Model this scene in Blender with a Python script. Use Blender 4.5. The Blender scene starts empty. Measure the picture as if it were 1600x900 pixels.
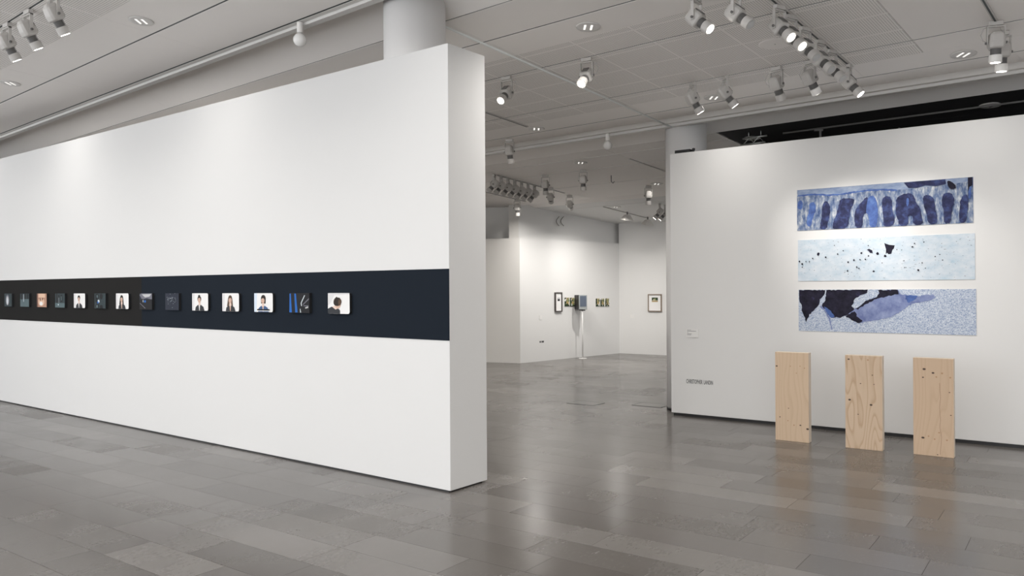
import bpy, bmesh, math, random
from mathutils import Vector, Matrix
random.seed(7)
S = bpy.context.scene
COL = S.collection
# ---------------------------------------------------------------- camera, world, exposure
EYE = 1.55
FPX, ROLL = 1245.0, 0.0062
cam_d = bpy.data.cameras.new('camera'); cam = bpy.data.objects.new('camera', cam_d); COL.objects.link(cam)
cam_d.sensor_width = 36.0; cam_d.lens = 36.0 * FPX / 1600.0; cam_d.clip_start = .05; cam_d.clip_end = 200
cam.location = (0, 0, EYE)
cam.rotation_mode = 'QUATERNION'
cam.rotation_quaternion = (Matrix.Rotation(math.pi / 2, 3, 'X') @ Matrix.Rotation(-ROLL, 3, 'Z')).to_quaternion()
S.camera = cam
W = bpy.data.worlds.new('world'); S.world = W; W.use_nodes = True
W.node_tree.nodes['Background'].inputs[0].default_value = (.95, .97, 1, 1)
W.node_tree.nodes['Background'].inputs[1].default_value = 3.0      # even daylight fill, added through the side left open behind the camera
S.view_settings.view_transform = 'Standard'; S.view_settings.look = 'None'; S.view_settings.gamma = 1
S.view_settings.use_curve_mapping = False
S.view_settings.exposure = 0.07
P_DOWN, P_WASH, P_SPOT, P_FAR = 50, 4.0, 72, 66

# ---------------------------------------------------------------- frames of reference (metres; camera at the origin)
V = Vector((.65, .76)); U = Vector((-.76, .65)); H0, K = 4.188, .0715     # the ceiling falls gently towards +v
def ray(px, py):
    x = px - ROLL * (py - 450); y = py + ROLL * (px - 800)
    return Vector(((x - 800) / FPX, 1, (450 - y) / FPX))
def cz(u, v): return H0 - K * v
def cp(u, v, dz=0): p = U * u + V * v; return Vector((p.x, p.y, cz(u, v) + dz))
def cuv(px, py):
    d = ray(px, py); t = (H0 - EYE) / (d.z + K * (d.x * V.x + d.y * V.y)); q = Vector((d.x, d.y)) * t
    return q.dot(U), q.dot(V)
def fl(px, py, z=0):
    d = ray(px, py); t = (z - EYE) / d.z; return Vector((d.x * t, t, z))
class Wall:          # a vertical plane: origin a, direction d (to the right as seen), n towards the viewer
    def __init__(s, a, b):
        s.a = Vector(a); s.d = (Vector(b) - s.a).normalized(); s.n = Vector((s.d.y, -s.d.x))
    def hit(s, px, py):
        r = ray(px, py); den = r.x * s.d.y - s.d.x * r.y
        k = (s.a.x * s.d.y - s.a.y * s.d.x) / den
        p = Vector((r.x, r.y)) * k
        return (p - s.a).dot(s.d), EYE + k * r.z
    def p(s, t, z, o=0): q = s.a + s.d * t + s.n * o; return Vector((q.x, q.y, z))
    def mat(s, t, z, o=0):           # local x right, y up, z out of the wall
        m = Matrix.Identity(4); m.col[0] = (s.d.x, s.d.y, 0, 0); m.col[1] = (0, 0, 1, 0); m.col[2] = (s.n.x, s.n.y, 0, 0)
        m.translation = s.p(t, z, o); return m

# ---------------------------------------------------------------- materials
MATS = {}
def mat(name, col, rough=.6, metal=0, spec=.5, emit=0, ecol=None):
    if name in MATS: return MATS[name]
    m = bpy.data.materials.new(name); m.use_nodes = True; b = m.node_tree.nodes['Principled BSDF']
    b.inputs['Base Color'].default_value = (*col, 1); b.inputs['Roughness'].default_value = rough
    b.inputs['Metallic'].default_value = metal; b.inputs['Specular IOR Level'].default_value = spec
    if emit: b.inputs['Emission Color'].default_value = (*(ecol or col), 1); b.inputs['Emission Strength'].default_value = emit
    MATS[name] = m; return m
class NT:
    def __init__(s, m): s.m = m; s.t = m.node_tree; s.b = s.t.nodes['Principled BSDF']
    def n(s, typ, **k):
        o = s.t.nodes.new(typ)
        for a, v in k.items():
            if a.startswith('i_'):
                key = a[2:]; o.inputs[int(key) if key.isdigit() else key].default_value = v
            else: setattr(o, a, v)
        return o
    def l(s, a, b): s.t.links.new(a, b)
    def math(s, op, a, b=None, c=None):
        o = s.n('ShaderNodeMath', operation=op)
        for i, x in enumerate((a, b, c)):
            if x is None: continue
            if isinstance(x, (int, float)): o.inputs[i].default_value = x
            else: s.l(x, o.inputs[i])
        return o.outputs[0]
    def ramp(s, f, stops):
        o = s.n('ShaderNodeValToRGB'); e = o.color_ramp.elements
        while len(e) < len(stops): e.new(.5)
        for i, (p, c) in enumerate(stops): e[i].position = p; e[i].color = (*c, 1)
        s.l(f, o.inputs[0]); return o.outputs[0]
    def mix(s, f, a, b, blend='MIX'):
        o = s.n('ShaderNodeMix', data_type='RGBA', blend_type=blend)
        for x, i in ((f, 0), (a, 6), (b, 7)):
            if isinstance(x, (int, float)): o.inputs[i].default_value = x
            elif isinstance(x, tuple): o.inputs[i].default_value = (*x, 1)
            else: s.l(x, o.inputs[i])
        return o.outputs[2]
    def noise(s, vec, scale, detail=4, rough=.55):
        o = s.n('ShaderNodeTexNoise'); o.inputs['Scale'].default_value = scale; o.inputs['Detail'].default_value = detail
        o.inputs['Roughness'].default_value = rough
        if vec is not None: s.l(vec, o.inputs['Vector'])
        return o.outputs['Fac']
def paint(name, col, rough=.75, bump=.02):
    if name in MATS: return MATS[name]
    m = mat(name, col, rough, spec=.3); g = NT(m)
    tc = g.n('ShaderNodeNewGeometry').outputs['Position']
    f = g.noise(tc, 3, 3); c = g.mix(g.math('MULTIPLY', f, .12), col, tuple(x * .88 for x in col)); g.l(c, g.b.inputs['Base Color'])
    bp = g.n('ShaderNodeBump', i_Strength=bump, i_Distance=.003); g.l(g.noise(tc, 180, 2), bp.inputs['Height']); g.l(bp.outputs[0], g.b.inputs['Normal'])
    return m
WHITE = paint('white_wall_paint', (.69, .685, .675))
GREYW = paint('grey_white_paint', (.66, .645, .62))
CEIL = paint('ceiling_plaster', (.86, .83, .80))
RAILW = paint('cove_rail_paint', (.66, .645, .625), .5)
DARKC = paint('shaded_ceiling_dark', (.022, .021, .021), .8)  # near-black colour stands in for the missing light on this ceiling
JOINT = mat('joint_shadow_metal', (.035, .045, .045), .5)
COLP = paint('column_paint', (.86, .85, .84))
BLACK = mat('black_plastic', (.012, .012, .013), .5)
def perf_mat():
    m = mat('perforated_plaster', (.86, .83, .80), .75, spec=.3); g = NT(m)
    pos = g.n('ShaderNodeNewGeometry').outputs['Position']
    def dot(v):
        o = g.n('ShaderNodeVectorMath', operation='DOT_PRODUCT'); g.l(pos, o.inputs[0]); o.inputs[1].default_value = (v.x, v.y, 0); return o.outputs['Value']
    u, v = g.math('ADD', dot(U), 40), g.math('ADD', dot(V), 40)
    def frac(x, p): return g.math('FRACT', g.math('DIVIDE', x, p))
    P = .0205
    du = g.math('SUBTRACT', frac(u, P), .5); dv = g.math('SUBTRACT', frac(v, P), .5)
    r = g.math('SQRT', g.math('ADD', g.math('MULTIPLY', du, du), g.math('MULTIPLY', dv, dv)))
    hole = g.math('LESS_THAN', r, .27)
    fld = g.math('MULTIPLY', g.math('LESS_THAN', frac(u, P * 30), .965), g.math('LESS_THAN', frac(v, P * 20), .93))
    f = g.math('MULTIPLY', hole, fld)
    g.l(g.mix(f, (.86, .83, .80), (.40, .38, .36)), g.b.inputs['Base Color']); return m
PERF = perf_mat()
def stone(name, island):
    m = mat(name, (.2, .19, .18), .25); g = NT(m)
    geo = g.n('ShaderNodeNewGeometry'); pos = geo.outputs['Position']
    rnd = geo.outputs['Random Per Island'] if island else g.n('ShaderNodeObjectInfo').outputs['Random']
    off = g.n('ShaderNodeVectorMath', operation='MULTIPLY_ADD'); off.inputs[1].default_value = (1, 1, 1)
    g.l(pos, off.inputs[0]); cmb = g.n('ShaderNodeCombineXYZ')
    g.l(g.math('MULTIPLY', rnd, 37), cmb.inputs[0]); g.l(g.math('MULTIPLY', rnd, 91), cmb.inputs[1]); g.l(cmb.outputs[0], off.inputs[2])
    rot = g.n('ShaderNodeMapping'); rot.inputs['Rotation'].default_value = (0, 0, math.radians(-36)); rot.inputs['Scale'].default_value = (1, 2.6, 1)
    rot.vector_type = 'TEXTURE'; g.l(off.outputs[0], rot.inputs['Vector']); vec = rot.outputs[0]
    base = g.ramp(rnd, [(0, (.082, .073, .066)), (.35, (.096, .087, .079)), (.75, (.118, .108, .100)), (1, (.160, .148, .138))])
    cl = g.noise(vec, 2.2, 5); base = g.mix(g.math('MULTIPLY', cl, .5), base, (.072, .065, .059))
    fine = g.noise(vec, 55, 6, .7)
    rough_amt = g.math('MULTIPLY', g.math('GREATER_THAN', g.math('FRACT', g.math('MULTIPLY', rnd, 7.3)), .55), 1)
    patch = g.math('MULTIPLY', g.ramp(g.noise(vec, 1.6, 3), [(.42, (0, 0, 0)), (.62, (1, 1, 1))]), g.math('ADD', g.math('MULTIPLY', rough_amt, .75), .25))
    spk = g.ramp(fine, [(.54, (0, 0, 0)), (.66, (1, 1, 1))])
    base = g.mix(g.math('MULTIPLY', g.math('MULTIPLY', spk, patch), .45), base, (.20, .188, .175))
    pit = g.ramp(fine, [(.30, (1, 1, 1)), (.38, (0, 0, 0))])
    base = g.mix(g.math('MULTIPLY', g.math('MULTIPLY', pit, patch), .6), base, (.07, .065, .06))
    g.l(base, g.b.inputs['Base Color'])
    g.l(g.math('ADD', g.math('MULTIPLY', g.math('MULTIPLY', fine, patch), .2), .215), g.b.inputs['Roughness'])
    bp = g.n('ShaderNodeBump', i_Strength=.12, i_Distance=.002); g.l(g.math('MULTIPLY', fine, patch), bp.inputs['Height']); g.l(bp.outputs[0], g.b.inputs['Normal'])
    return m
STONE, STONE_FAR = stone('limestone_slab', False), stone('limestone_slab_joined', True)
GROUT = mat('floor_grout', (.10, .095, .09), .7)
FIX = mat('light_fixture_grey', (.52, .50, .475), .45)
FIXD = mat('light_fixture_dark', (.16, .155, .15), .5)
LENS_ON = mat('lit_lens', (1, .97, .9), .3, emit=14, ecol=(1, .95, .86))
LENS_OFF = mat('unlit_lens', (.5, .5, .5), .12)
SNOUTW = mat('white_snout', (.85, .83, .80), .4)
CHROME = mat('downlight_reflector', (.85, .87, .88), .08, metal=1)
DL_ON = mat('downlight_lamp', (1, .98, .95), .3, emit=.8, ecol=(1, .97, .92))
OPAL = mat('opal_globe', (.82, .81, .79), .18)
STEEL = mat('brushed_steel', (.55, .56, .55), .3, metal=1)

# ---------------------------------------------------------------- mesh helpers
def tag(o, label=None, cat=None, group=None, kind=None):
    for k, x in (('label', label), ('category', cat), ('group', group), ('kind', kind)):
        if x: o[k] = x
    return o
def link(name, me, parent=None, mtx=None):
    o = bpy.data.objects.new(name, me); COL.objects.link(o)
    if parent is not None: o.parent = parent
    if mtx is not None: o.matrix_local = mtx
    return o
def empty(name, mtx):
    o = bpy.data.objects.new(name, None); COL.objects.link(o); o.empty_display_size = .1; o.matrix_local = mtx; return o
def mesh(name, verts, faces, mats, idx=None, smooth=False):
    me = bpy.data.meshes.new(name); me.from_pydata([tuple(v) for v in verts], [], faces)
    for m in (mats if isinstance(mats, (list, tuple)) else [mats]): me.materials.append(m)
    if idx:
        for p, i in zip(me.polygons, idx): p.material_index = i
    if smooth:
        for p in me.polygons: p.use_smooth = True
    me.update(); return me
BF = [(0, 3, 2, 1), (4, 5, 6, 7), (0, 1, 5, 4), (1, 2, 6, 5), (2, 3, 7, 6), (3, 0, 4, 7)]
def hexa(name, low, high, m): return mesh(name, list(low) + list(high), BF, m)      # low/high: 4 corners each, counter-clockwise from above
def box(name, x0, x1, y0, y1, z0, z1, m, bev=0):
    me = mesh(name, [(x0, y0, z0), (x1, y0, z0), (x1, y1, z0), (x0, y1, z0), (x0, y0, z1), (x1, y0, z1), (x1, y1, z1), (x0, y1, z1)], BF, m)
    if bev:
        b = bmesh.new(); b.from_mesh(me); bmesh.ops.bevel(b, geom=b.edges[:], offset=bev, segments=2, affect='EDGES', profile=.5); b.to_mesh(me); b.free()
    return me
def lathe(name, prof, m, seg=24, axis='z', smooth=True):      # prof: (r, z) list, capped where r == 0
    vs, fs = [], []
    for r, z in prof:
        for k in range(seg):
            a = 2 * math.pi * k / seg; vs.append((r * math.cos(a), r * math.sin(a), z))
    for i in range(len(prof) - 1):
        for k in range(seg):
            k2 = (k + 1) % seg; fs.append((i * seg + k, i * seg + k2, (i + 1) * seg + k2, (i + 1) * seg + k))
    fs.append(tuple(reversed(range(seg)))); n = (len(prof) - 1) * seg; fs.append(tuple(range(n, n + seg)))
    me = mesh(name, vs, fs, m, smooth=smooth); return me
def tube(name, pts, r, m, seg=8):
    pts = [Vector(p) for p in pts]; vs, fs = [], []
    for i, p in enumerate(pts):
        d = (pts[min(i + 1, len(pts) - 1)] - pts[max(i - 1, 0)]).normalized()
        a = d.orthogonal().normalized() if i == 0 else (a - d * a.dot(d)).normalized()
        b = d.cross(a)
        for k in range(seg):
            t = 2 * math.pi * k / seg; vs.append(p + (a * math.cos(t) + b * math.sin(t)) * r)
    for i in range(len(pts) - 1):
        for k in range(seg):
            k2 = (k + 1) % seg; fs.append((i * seg + k, i * seg + k2, (i + 1) * seg + k2, (i + 1) * seg + k))
    fs.append(tuple(reversed(range(seg)))); n = (len(pts) - 1) * seg; fs.append(tuple(range(n, n + seg)))
    return mesh(name, vs, fs, m, smooth=True)
def prism(name, poly, z0, z1, m):              # poly counter-clockwise (x, y)
    n = len(poly); vs = [(x, y, z0) for x, y in poly] + [(x, y, z1) for x, y in poly]
    fs = [tuple(reversed(range(n))), tuple(range(n, 2 * n))] + [(k, (k + 1) % n, n + (k + 1) % n, n + k) for k in range(n)]
    return mesh(name, vs, fs, m)

# ---------------------------------------------------------------- floor: base and stone slabs in rows
T = Vector((-.810, .586)); SD = Vector((.586, .810))          # long and short direction of the slabs
def tp(t, s): q = T * t + SD * s; return q
base_poly = [U * a + V * b for a, b in ((-7, -6), (-7, 22), (24, 22), (24, -6))]
base_poly = [(p.x, p.y) for p in base_poly]
floor = tag(link('floor', prism('floor', list(reversed(base_poly)) if False else base_poly, -.12, -.012, GROUT)), kind='structure')
bm_ = bmesh.new(); bm_.from_mesh(floor.data); bmesh.ops.recalc_face_normals(bm_, faces=bm_.faces); bm_.to_mesh(floor.data); bm_.free()
unit = box('slab', 0, 1, 0, 1, -.012, 0, STONE)
RW = .295; GAP = .0022
tiles = []
for r in range(-14, 66):
    s0 = r * RW + .018
    t = -9.0 + random.random()
    while t < 15:
        ln = random.choice((.62, .76, .76, .88, 1.0, 1.0, 1.18, 1.3))
        c = tp(t + ln / 2, s0 + RW / 2); uu, vv = c.dot(U), c.dot(V)
        if -6.9 < uu < 23.5 and -5.9 < vv < 21.5:
            tiles.append((t, s0, ln, c))
        t += ln
def view_size(c):
    if c.y < 3.3: return 0
    x = c.x / c.y * FPX + 800; y = 450 + EYE / c.y * FPX
    if not (-130 < x < 1730 and y < 990): return 0
    # hidden behind the two partitions
    if x < 700 and (c - Vector((-.4756, 6.042))).dot(Vector((.6094, .793))) > 0: return 0
    if x > 1048 and (c - Vector((1.922, 9.655))).dot(Vector((.5886, .8084))) > 0: return 0
    return 1 / c.y
tiles.sort(key=lambda q: -view_size(q[3]))
rest_v, rest_f = [], []
ang = math.atan2(T.y, T.x)
for i, (t, s0, ln, c) in enumerate(tiles):
    if i < 300 and view_size(c) > 0:
        p = tp(t + GAP / 2, s0 + RW - GAP / 2)      # local x along T, local y = rotated +90 = -SD
        m = Matrix.Translation((p.x, p.y, 0)) @ Matrix.Rotation(ang, 4, 'Z') @ Matrix.Diagonal((ln - GAP, RW - GAP, 1, 1))
        link('slab', unit, floor, m)
    else:
        q = [tp(t + GAP / 2, s0 + GAP / 2), tp(t + GAP / 2, s0 + RW - GAP / 2), tp(t + ln - GAP / 2, s0 + RW - GAP / 2), tp(t + ln - GAP / 2, s0 + GAP / 2)]
        n = len(rest_v); rest_v += [(a.x, a.y, -.012) for a in q] + [(a.x, a.y, 0) for a in q]
        rest_f += [tuple(n + k for k in f) for f in BF]
me = mesh('slab_rest', rest_v, rest_f, STONE_FAR)
b = bmesh.new(); b.from_mesh(me); bmesh.ops.recalc_face_normals(b, faces=b.faces); b.to_mesh(me); b.free()
tag(link('slab_rest', me, floor), kind='stuff')

# ---------------------------------------------------------------- ceiling: panels between dark joints
def cslab(name, u0, u1, v0, v1, m, parent, dz0=0, dz1=0, th=.04):
    low = [cp(u0, v0, dz0), cp(u0, v1, dz1), cp(u1, v1, dz1), cp(u1, v0, dz0)]
    return link(name, hexa(name, low, [p + Vector((0, 0, th)) for p in low], m), parent)
UMIN, UMAX = -7, 23
ceil_me = hexa('ceiling', [cp(UMIN, -6, .3), cp(UMIN, 22, .3), cp(UMAX, 22, .3), cp(UMAX, -6, .3)],
               [cp(UMIN, -6, .4), cp(UMIN, 22, .4), cp(UMAX, 22, .4), cp(UMAX, -6, .4)], JOINT)
ceiling = tag(link('ceiling', ceil_me), kind='structure')
G = .011
USPL = [UMIN, -3.73, -1.26, 1.19, 2.45, 4.9, 7.35, 9.8, 12.25, 14.7, UMAX]
rows = [(-6, -2.35, CEIL), (-2.35, .1, CEIL), (.1, 1.32, CEIL), (1.32, 2.55, PERF), (2.55, 3.0, PERF), (3.0, 3.48, CEIL), (3.48, 4.08, CEIL),
        (4.83, 5.39, CEIL), (5.39, 5.82, CEIL), (5.82, 6.24, PERF), (6.24, 7.45, PERF), (7.45, 7.8, PERF), (7.8, 8.22, CEIL)]
soft = {(2.55, 3.0): 1, (3.0, 3.48): -1, (5.39, 5.82): 1, (5.82, 6.24): -1, (7.45, 7.8): 1, (7.8, 8.22): -1}   # butt joints between these pairs
for v0, v1, m in rows:
    s = soft.get((v0, v1), 0)
    a = v0 + (.001 if s == -1 else G); c = v1 - (.001 if s == 1 else G)
    for u0, u1 in zip(USPL[:-1], USPL[1:]):
        mm = m
        if m is PERF and u1 <= 1.2: mm = CEIL
        if m is PERF and (u0, u1) == (1.19, 2.45) and v0 > 4:
            cslab('ceiling_panel', u0 + .001, 1.82, a, c, CEIL, ceiling); cslab('ceiling_panel', 1.824, u1 - .02, a, c, PERF, ceiling); continue
        cslab('ceiling_panel', u0 + .001, u1 - .001, a, c, mm, ceiling)
for jv in (-2.35, .1, 1.32, 2.55, 3.48, 5.39, 6.24, 7.45):
    cslab('joint_strip', UMIN, UMAX, jv - .0105, jv + .0105, JOINT, ceiling, .004, .004, .02)
cslab('joint_strip', UMIN, UMAX, 4.07, 4.094, JOINT, ceiling, .004, .004, .02)
cslab('joint_strip', UMIN, UMAX, 8.21, 8.234, JOINT, ceiling, .004, .004, .02)
cslab('joint_strip', UMIN, UMAX, 4.827, 4.84, JOINT, ceiling, .003, .003, .02)
for u0, u1 in zip(USPL[:-1], USPL[1:]):          # sloping cove soffits beside the column rows
    cslab('cove_soffit', u0 + .0005, u1 - .0005, 4.2, 4.826, CEIL, ceiling, .2, 0)
    cslab('cove_soffit', u0 + .0005, u1 - .0005, 8.235, 8.74, CEIL, ceiling, 0, .07)
    cslab('cove_soffit', u0 + .0005, u1 - .0005, 8.86, 9.42, CEIL, ceiling, .2, 0)
    cslab('cove_rail', u0, u1, 4.095, 4.135, GREYW, ceiling, .0, .0, .1)
    cslab('cove_rail', u0, u1, 4.14, 4.20, RAILW, ceiling, -.025, -.025, .2)
    cslab('cove_rail', u0, u1, 8.745, 8.79, GREYW, ceiling, .01, .01, .1)
    cslab('cove_rail', u0, u1, 8.795, 8.86, RAILW, ceiling, -.02, -.02, .2)
FARV = [9.425, 9.8, 10.5, 11.58, 12.78]
for v0, v1 in zip(FARV[:-1], FARV[1:]):
    for u0, u1 in zip([4.62, 6.36, 8.9, 11.4, 14], [6.36, 8.9, 11.4, 14, UMAX]):
        cslab('ceiling_panel', u0 + .002, u1 - .002, v0 + .006, v1 - .006, CEIL, ceiling)
    if v0 > 9.5: cslab('joint_strip', 4.62, 14, v0 - .008, v0 + .008, RAILW, ceiling, -.004, -.004, .03)
for u0, u1 in ((-7, 1.2), (1.2, 4.6)):           # unlit room behind the print wall; its shade is painted into the ceiling
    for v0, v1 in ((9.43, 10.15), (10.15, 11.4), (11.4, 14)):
        cslab('shaded_ceiling_panel', u0 + .003, u1 - .003, v0 + .004, v1 - .004, DARKC, ceiling)
for u0, u1 in ((4.62, 9.2), (9.2, 14), (14, UMAX)):
    cslab('cove_soffit', u0, u1, 12.8, 13.15, CEIL, ceiling, .1, 0)
    cslab('ceiling_panel', u0 + .001, u1 - .001, 13.15, 13.60, WHITE, ceiling)
    cslab('ceiling_panel', u0 + .001, u1 - .001, 13.62, 22, WHITE, ceiling)
# recessed tracks (v direction) and hanging rods
def vrail(name, u, v0, v1, w, dz, h, m): return cslab(name, u - w / 2, u + w / 2, v0, v1, m, ceiling, dz, dz, h)
for u, v0, v1 in ((2.45, 5.0, 7.83), (1.19, 4.9, 7.4), (6.48, 7.1, 7.9), (8.95, 10.1, 12.0), (10.23, 11.2, 12.4), (9.2, 13.66, 15.4)):
    vrail('track', u, v0, v1, .034, -.012, .03, FIX); vrail('track_slot', u, v0 + .01, v1 - .01, .014, -.0135, .02, JOINT)
for u, v0, v1 in ((6.36, 10.13, 11.2),):
    vrail('track', u, v0, v1, .03, -.012, .03, RAILW)
rod = tag(link('hanging_rod', tube('hanging_rod', [cp(4.9, 4.80, -.03), cp(4.9, 8.80, -.03)], .011, mat('pale_rod', (.72, .74, .72), .3))), 'thin steel rod spanning between the two round columns', 'rod')
# ---------------------------------------------------------------- walls and columns
LW = Wall((-.4756, 6.042), (-.4756 + .793, 6.042 - .6094))          # front of the long partition; t runs right, so the wall is t<0
nb = -LW.n
def wall_box(name, w, t0, t1, th, z0, z1, m, parent=None, bev=.004):
    q = [w.p(t0, 0), w.p(t1, 0), w.p(t1, 0, -th), w.p(t0, 0, -th)]
    low = [(p.x, p.y, z0) for p in q]; hi = [(p.x, p.y, z1) for p in q]
    me = mesh(name, low + hi, BF, m)
    b = bmesh.new(); b.from_mesh(me); bmesh.ops.recalc_face_normals(b, faces=b.faces)
    if bev: bmesh.ops.bevel(b, geom=b.edges[:], offset=bev, segments=2, affect='EDGES', profile=.5)
    b.to_mesh(me); b.free()
    return link(name, me, parent)
wl = tag(wall_box('wall_left', LW, -12.5, 0, .44, .012, 3.412, WHITE), kind='structure')
wall_box('shadow_gap', LW, -12.48, -.02, .40, 0, .012, BLACK, wl, 0)
RWL = Wall((1.922, 9.655), (1.922 + .8084, 9.655 - .5886))
wr = tag(wall_box('wall_right', RWL, 0, 7.5, .12, .032, 3.16, WHITE), kind='structure')
wall_box('shadow_gap', RWL, .03, 7.4, .10, 0, .032, BLACK, wr, 0)
def column(name, x, y, r, z1):
    me = lathe(name, [(r, 0), (r, z1)], COLP, 64); o = tag(link(name, me, None, Matrix.Translation((x, y, 0))), kind='structure')
    link('shadow_gap', lathe('shadow_gap', [(r + .003, 0), (r + .003, .035)], BLACK, 48), o); return o
column('column_1', -.797, 6.63, .257, 4.05)
column('column_2', 2.215, 10.09, .257, 3.72)
P0, P1, P2, P3 = Vector((-.518, 16.66)), Vector((.162, 16.396)), Vector((2.52, 18.74)), Vector((3.513, 18.05))
W0 = Wall(P1 + (P0 - P1) * 9, P1); W1 = Wall(P1, P2); W2 = Wall(P2, P2 + (P3 - P2) * 9)
L0_ = (P0 - P1).length * 9; L1_ = (P2 - P1).length; L2_ = (P3 - P2).length * 9
tag(wall_box('wall_far_left', W0, 0, L0_, .15, 0, 2.58, GREYW, bev=0), kind='structure')
wf = tag(wall_box('wall_far', W1, 0, L1_ + .05, .15, 0, 2.58, WHITE, bev=0), kind='structure')
wall_box('upper_wall', Wall(P1 + W1.d * .1 - W1.n * .12, P2 - W1.n * .12), 0, L1_ + .5, .15, 2.3, 3.9, WHITE, wf, 0)
wall_box('pilaster', Wall(P1 + W1.d * .1 - W1.n * .12 - W0.d * .22, P1 + W1.d * .1 - W1.n * .12), 0, .22, .12, 2.3, 3.9, GREYW, wf, 0)
tag(wall_box('wall_far_right', W2, 0, L2_, .15, 0, 3.9, WHITE, bev=0), kind='structure')
W00 = Wall(P1 + (P0 - P1) * 12 + Vector((.1, .42)), P1 + Vector((.1, .42)))
tag(wall_box('wall_back_left', W00, 0, (P0 - P1).length * 12, .15, 0, 4, WHITE, bev=0), kind='structure')
# outer shell of the hall: right side, far left side, and the black room behind the print wall
def uv_wall(name, u0, v0, u1, v1, h, m, th=.2):
    a, b_ = U * u0 + V * v0, U * u1 + V * v1
    return tag(wall_box(name, Wall(a, b_), 0, (b_ - a).length, th, 0, h, m, None, 0), kind='structure')
uv_wall('wall_hall_right', -6.8, 9.3, -6.8, -5.8, 4.4, WHITE)
uv_wall('wall_hall_left', 22.8, -5.8, 22.8, 21, 4.4, WHITE)
uv_wall('wall_black_room_back', 4.6, 12.6, -6.8, 12.6, 3.6, BLACK)
uv_wall('wall_black_room_side', 4.62, 10.3, 4.60, 12.6, 3.6, BLACK, .1)
uv_wall('wall_hall_back', 22.8, 20.5, -6.8, 20.5, 4.2, WHITE)

# ---------------------------------------------------------------- lamps
def spot_lamp(loc, target, power, angle=60, blend=.9, col=(1, .95, .89), size=.05, parent=None):
    d = bpy.data.lights.new('spot_lamp', 'SPOT'); d.energy = power; d.spot_size = math.radians(angle); d.spot_blend = blend; d.color = col; d.shadow_soft_size = size
    o = bpy.data.objects.new('spot_lamp', d); COL.objects.link(o); o.location = loc
    o.rotation_mode = 'QUATERNION'; o.rotation_quaternion = (Vector(target) - Vector(loc)).to_track_quat('-Z', 'Y'); return o
# spotlight prototype meshes: head points along -Z from the pivot
def ribbed(r0, r1, z0, z1, n):
    pr = []
    for k in range(n):
        a = z0 + (z1 - z0) * k / n; b_ = z0 + (z1 - z0) * (k + .55) / n; c = z0 + (z1 - z0) * (k + .6) / n; d = z0 + (z1 - z0) * (k + 1) / n
        pr += [(r1, a), (r1, b_), (r0, c), (r0, d)]
    return pr
M_ADAPT = box('adapter', -.045, .045, -.016, .016, -.03, 0, FIX, .003)
def yoke_mesh():
    b = bmesh.new()
    for x0, x1, z0, z1 in ((-.058, .058, -.042, -.034), (-.058, -.052, -.165, -.034), (.052, .058, -.165, -.034)):
        me = box('t', x0, x1, -.011, .011, z0, z1, FIX); b.from_mesh(me); bpy.data.meshes.remove(me)
    me = lathe('t', [(.009, -.034), (.009, -.028)], FIX, 10); b.from_mesh(me); bpy.data.meshes.remove(me)
    me = bpy.data.meshes.new('yoke'); b.to_mesh(me); b.free(); me.materials.append(FIX); return me
M_YOKE = yoke_mesh()
def housing_mesh():
    def ring(w, h, z, c=.3):
        return [(w, -h * (1 - c), z), (w, h * (1 - c), z), (w * (1 - c), h, z), (-w * (1 - c), h, z), (-w, h * (1 - c), z), (-w, -h * (1 - c), z), (-w * (1 - c), -h, z), (w * (1 - c), -h, z)]
    rs = [ring(.026, .03, .075), ring(.043, .045, .055), ring(.049, .052, .0), ring(.047, .049, -.03), ring(.036, .036, -.04)]
    vs = sum(rs, []); fs = [tuple(range(8))]
    for i in range(len(rs) - 1):
        for k in range(8): fs.append((i * 8 + k, (i + 1) * 8 + k, (i + 1) * 8 + (k + 1) % 8, i * 8 + (k + 1) % 8))
    fs.append(tuple(reversed(range(32, 40))))
    me = mesh('housing', vs, fs, FIX); b = bmesh.new(); b.from_mesh(me); bmesh.ops.recalc_face_normals(b, faces=b.faces)
    bmesh.ops.bevel(b, geom=[e for e in b.edges], offset=.003, segments=1, affect='EDGES'); b.to_mesh(me); b.free(); return me
M_HOUS = housing_mesh()
M_VENT = box('vent_plate', -.026, .026, -.0565, -.05, -.02, .04, FIXD, .003)
M_PIVOT = tube('pivot_knob', [(-.068, 0, 0), (.068, 0, 0)], .009, FIXD, 10)
M_NECK = lathe('cooling_neck', ribbed(.027, .034, -.082, -.038, 6), FIXD, 20, smooth=False)
M_SNOUT = lathe('snout', [(.033, -.135), (.041, -.135), (.041, -.084), (.03, -.08)], FIX, 24, smooth=False)
M_SNOUTW = lathe('snout', [(.033, -.135), (.041, -.135), (.041, -.084), (.03, -.08)], SNOUTW, 24, smooth=False)
M_LENS = {k: lathe('lens', [(.030, -.1375), (.030, -.130)], m, 24, smooth=False) for k, m in (('on', LENS_ON), ('off', LENS_OFF))}
M_CABLE = tube('cable', [(.03, .0, -.03), (.08, .01, -.05), (.1, .015, -.095), (.085, .012, -.135), (.05, .0, -.15)], .0032, FIX, 6)
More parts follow.
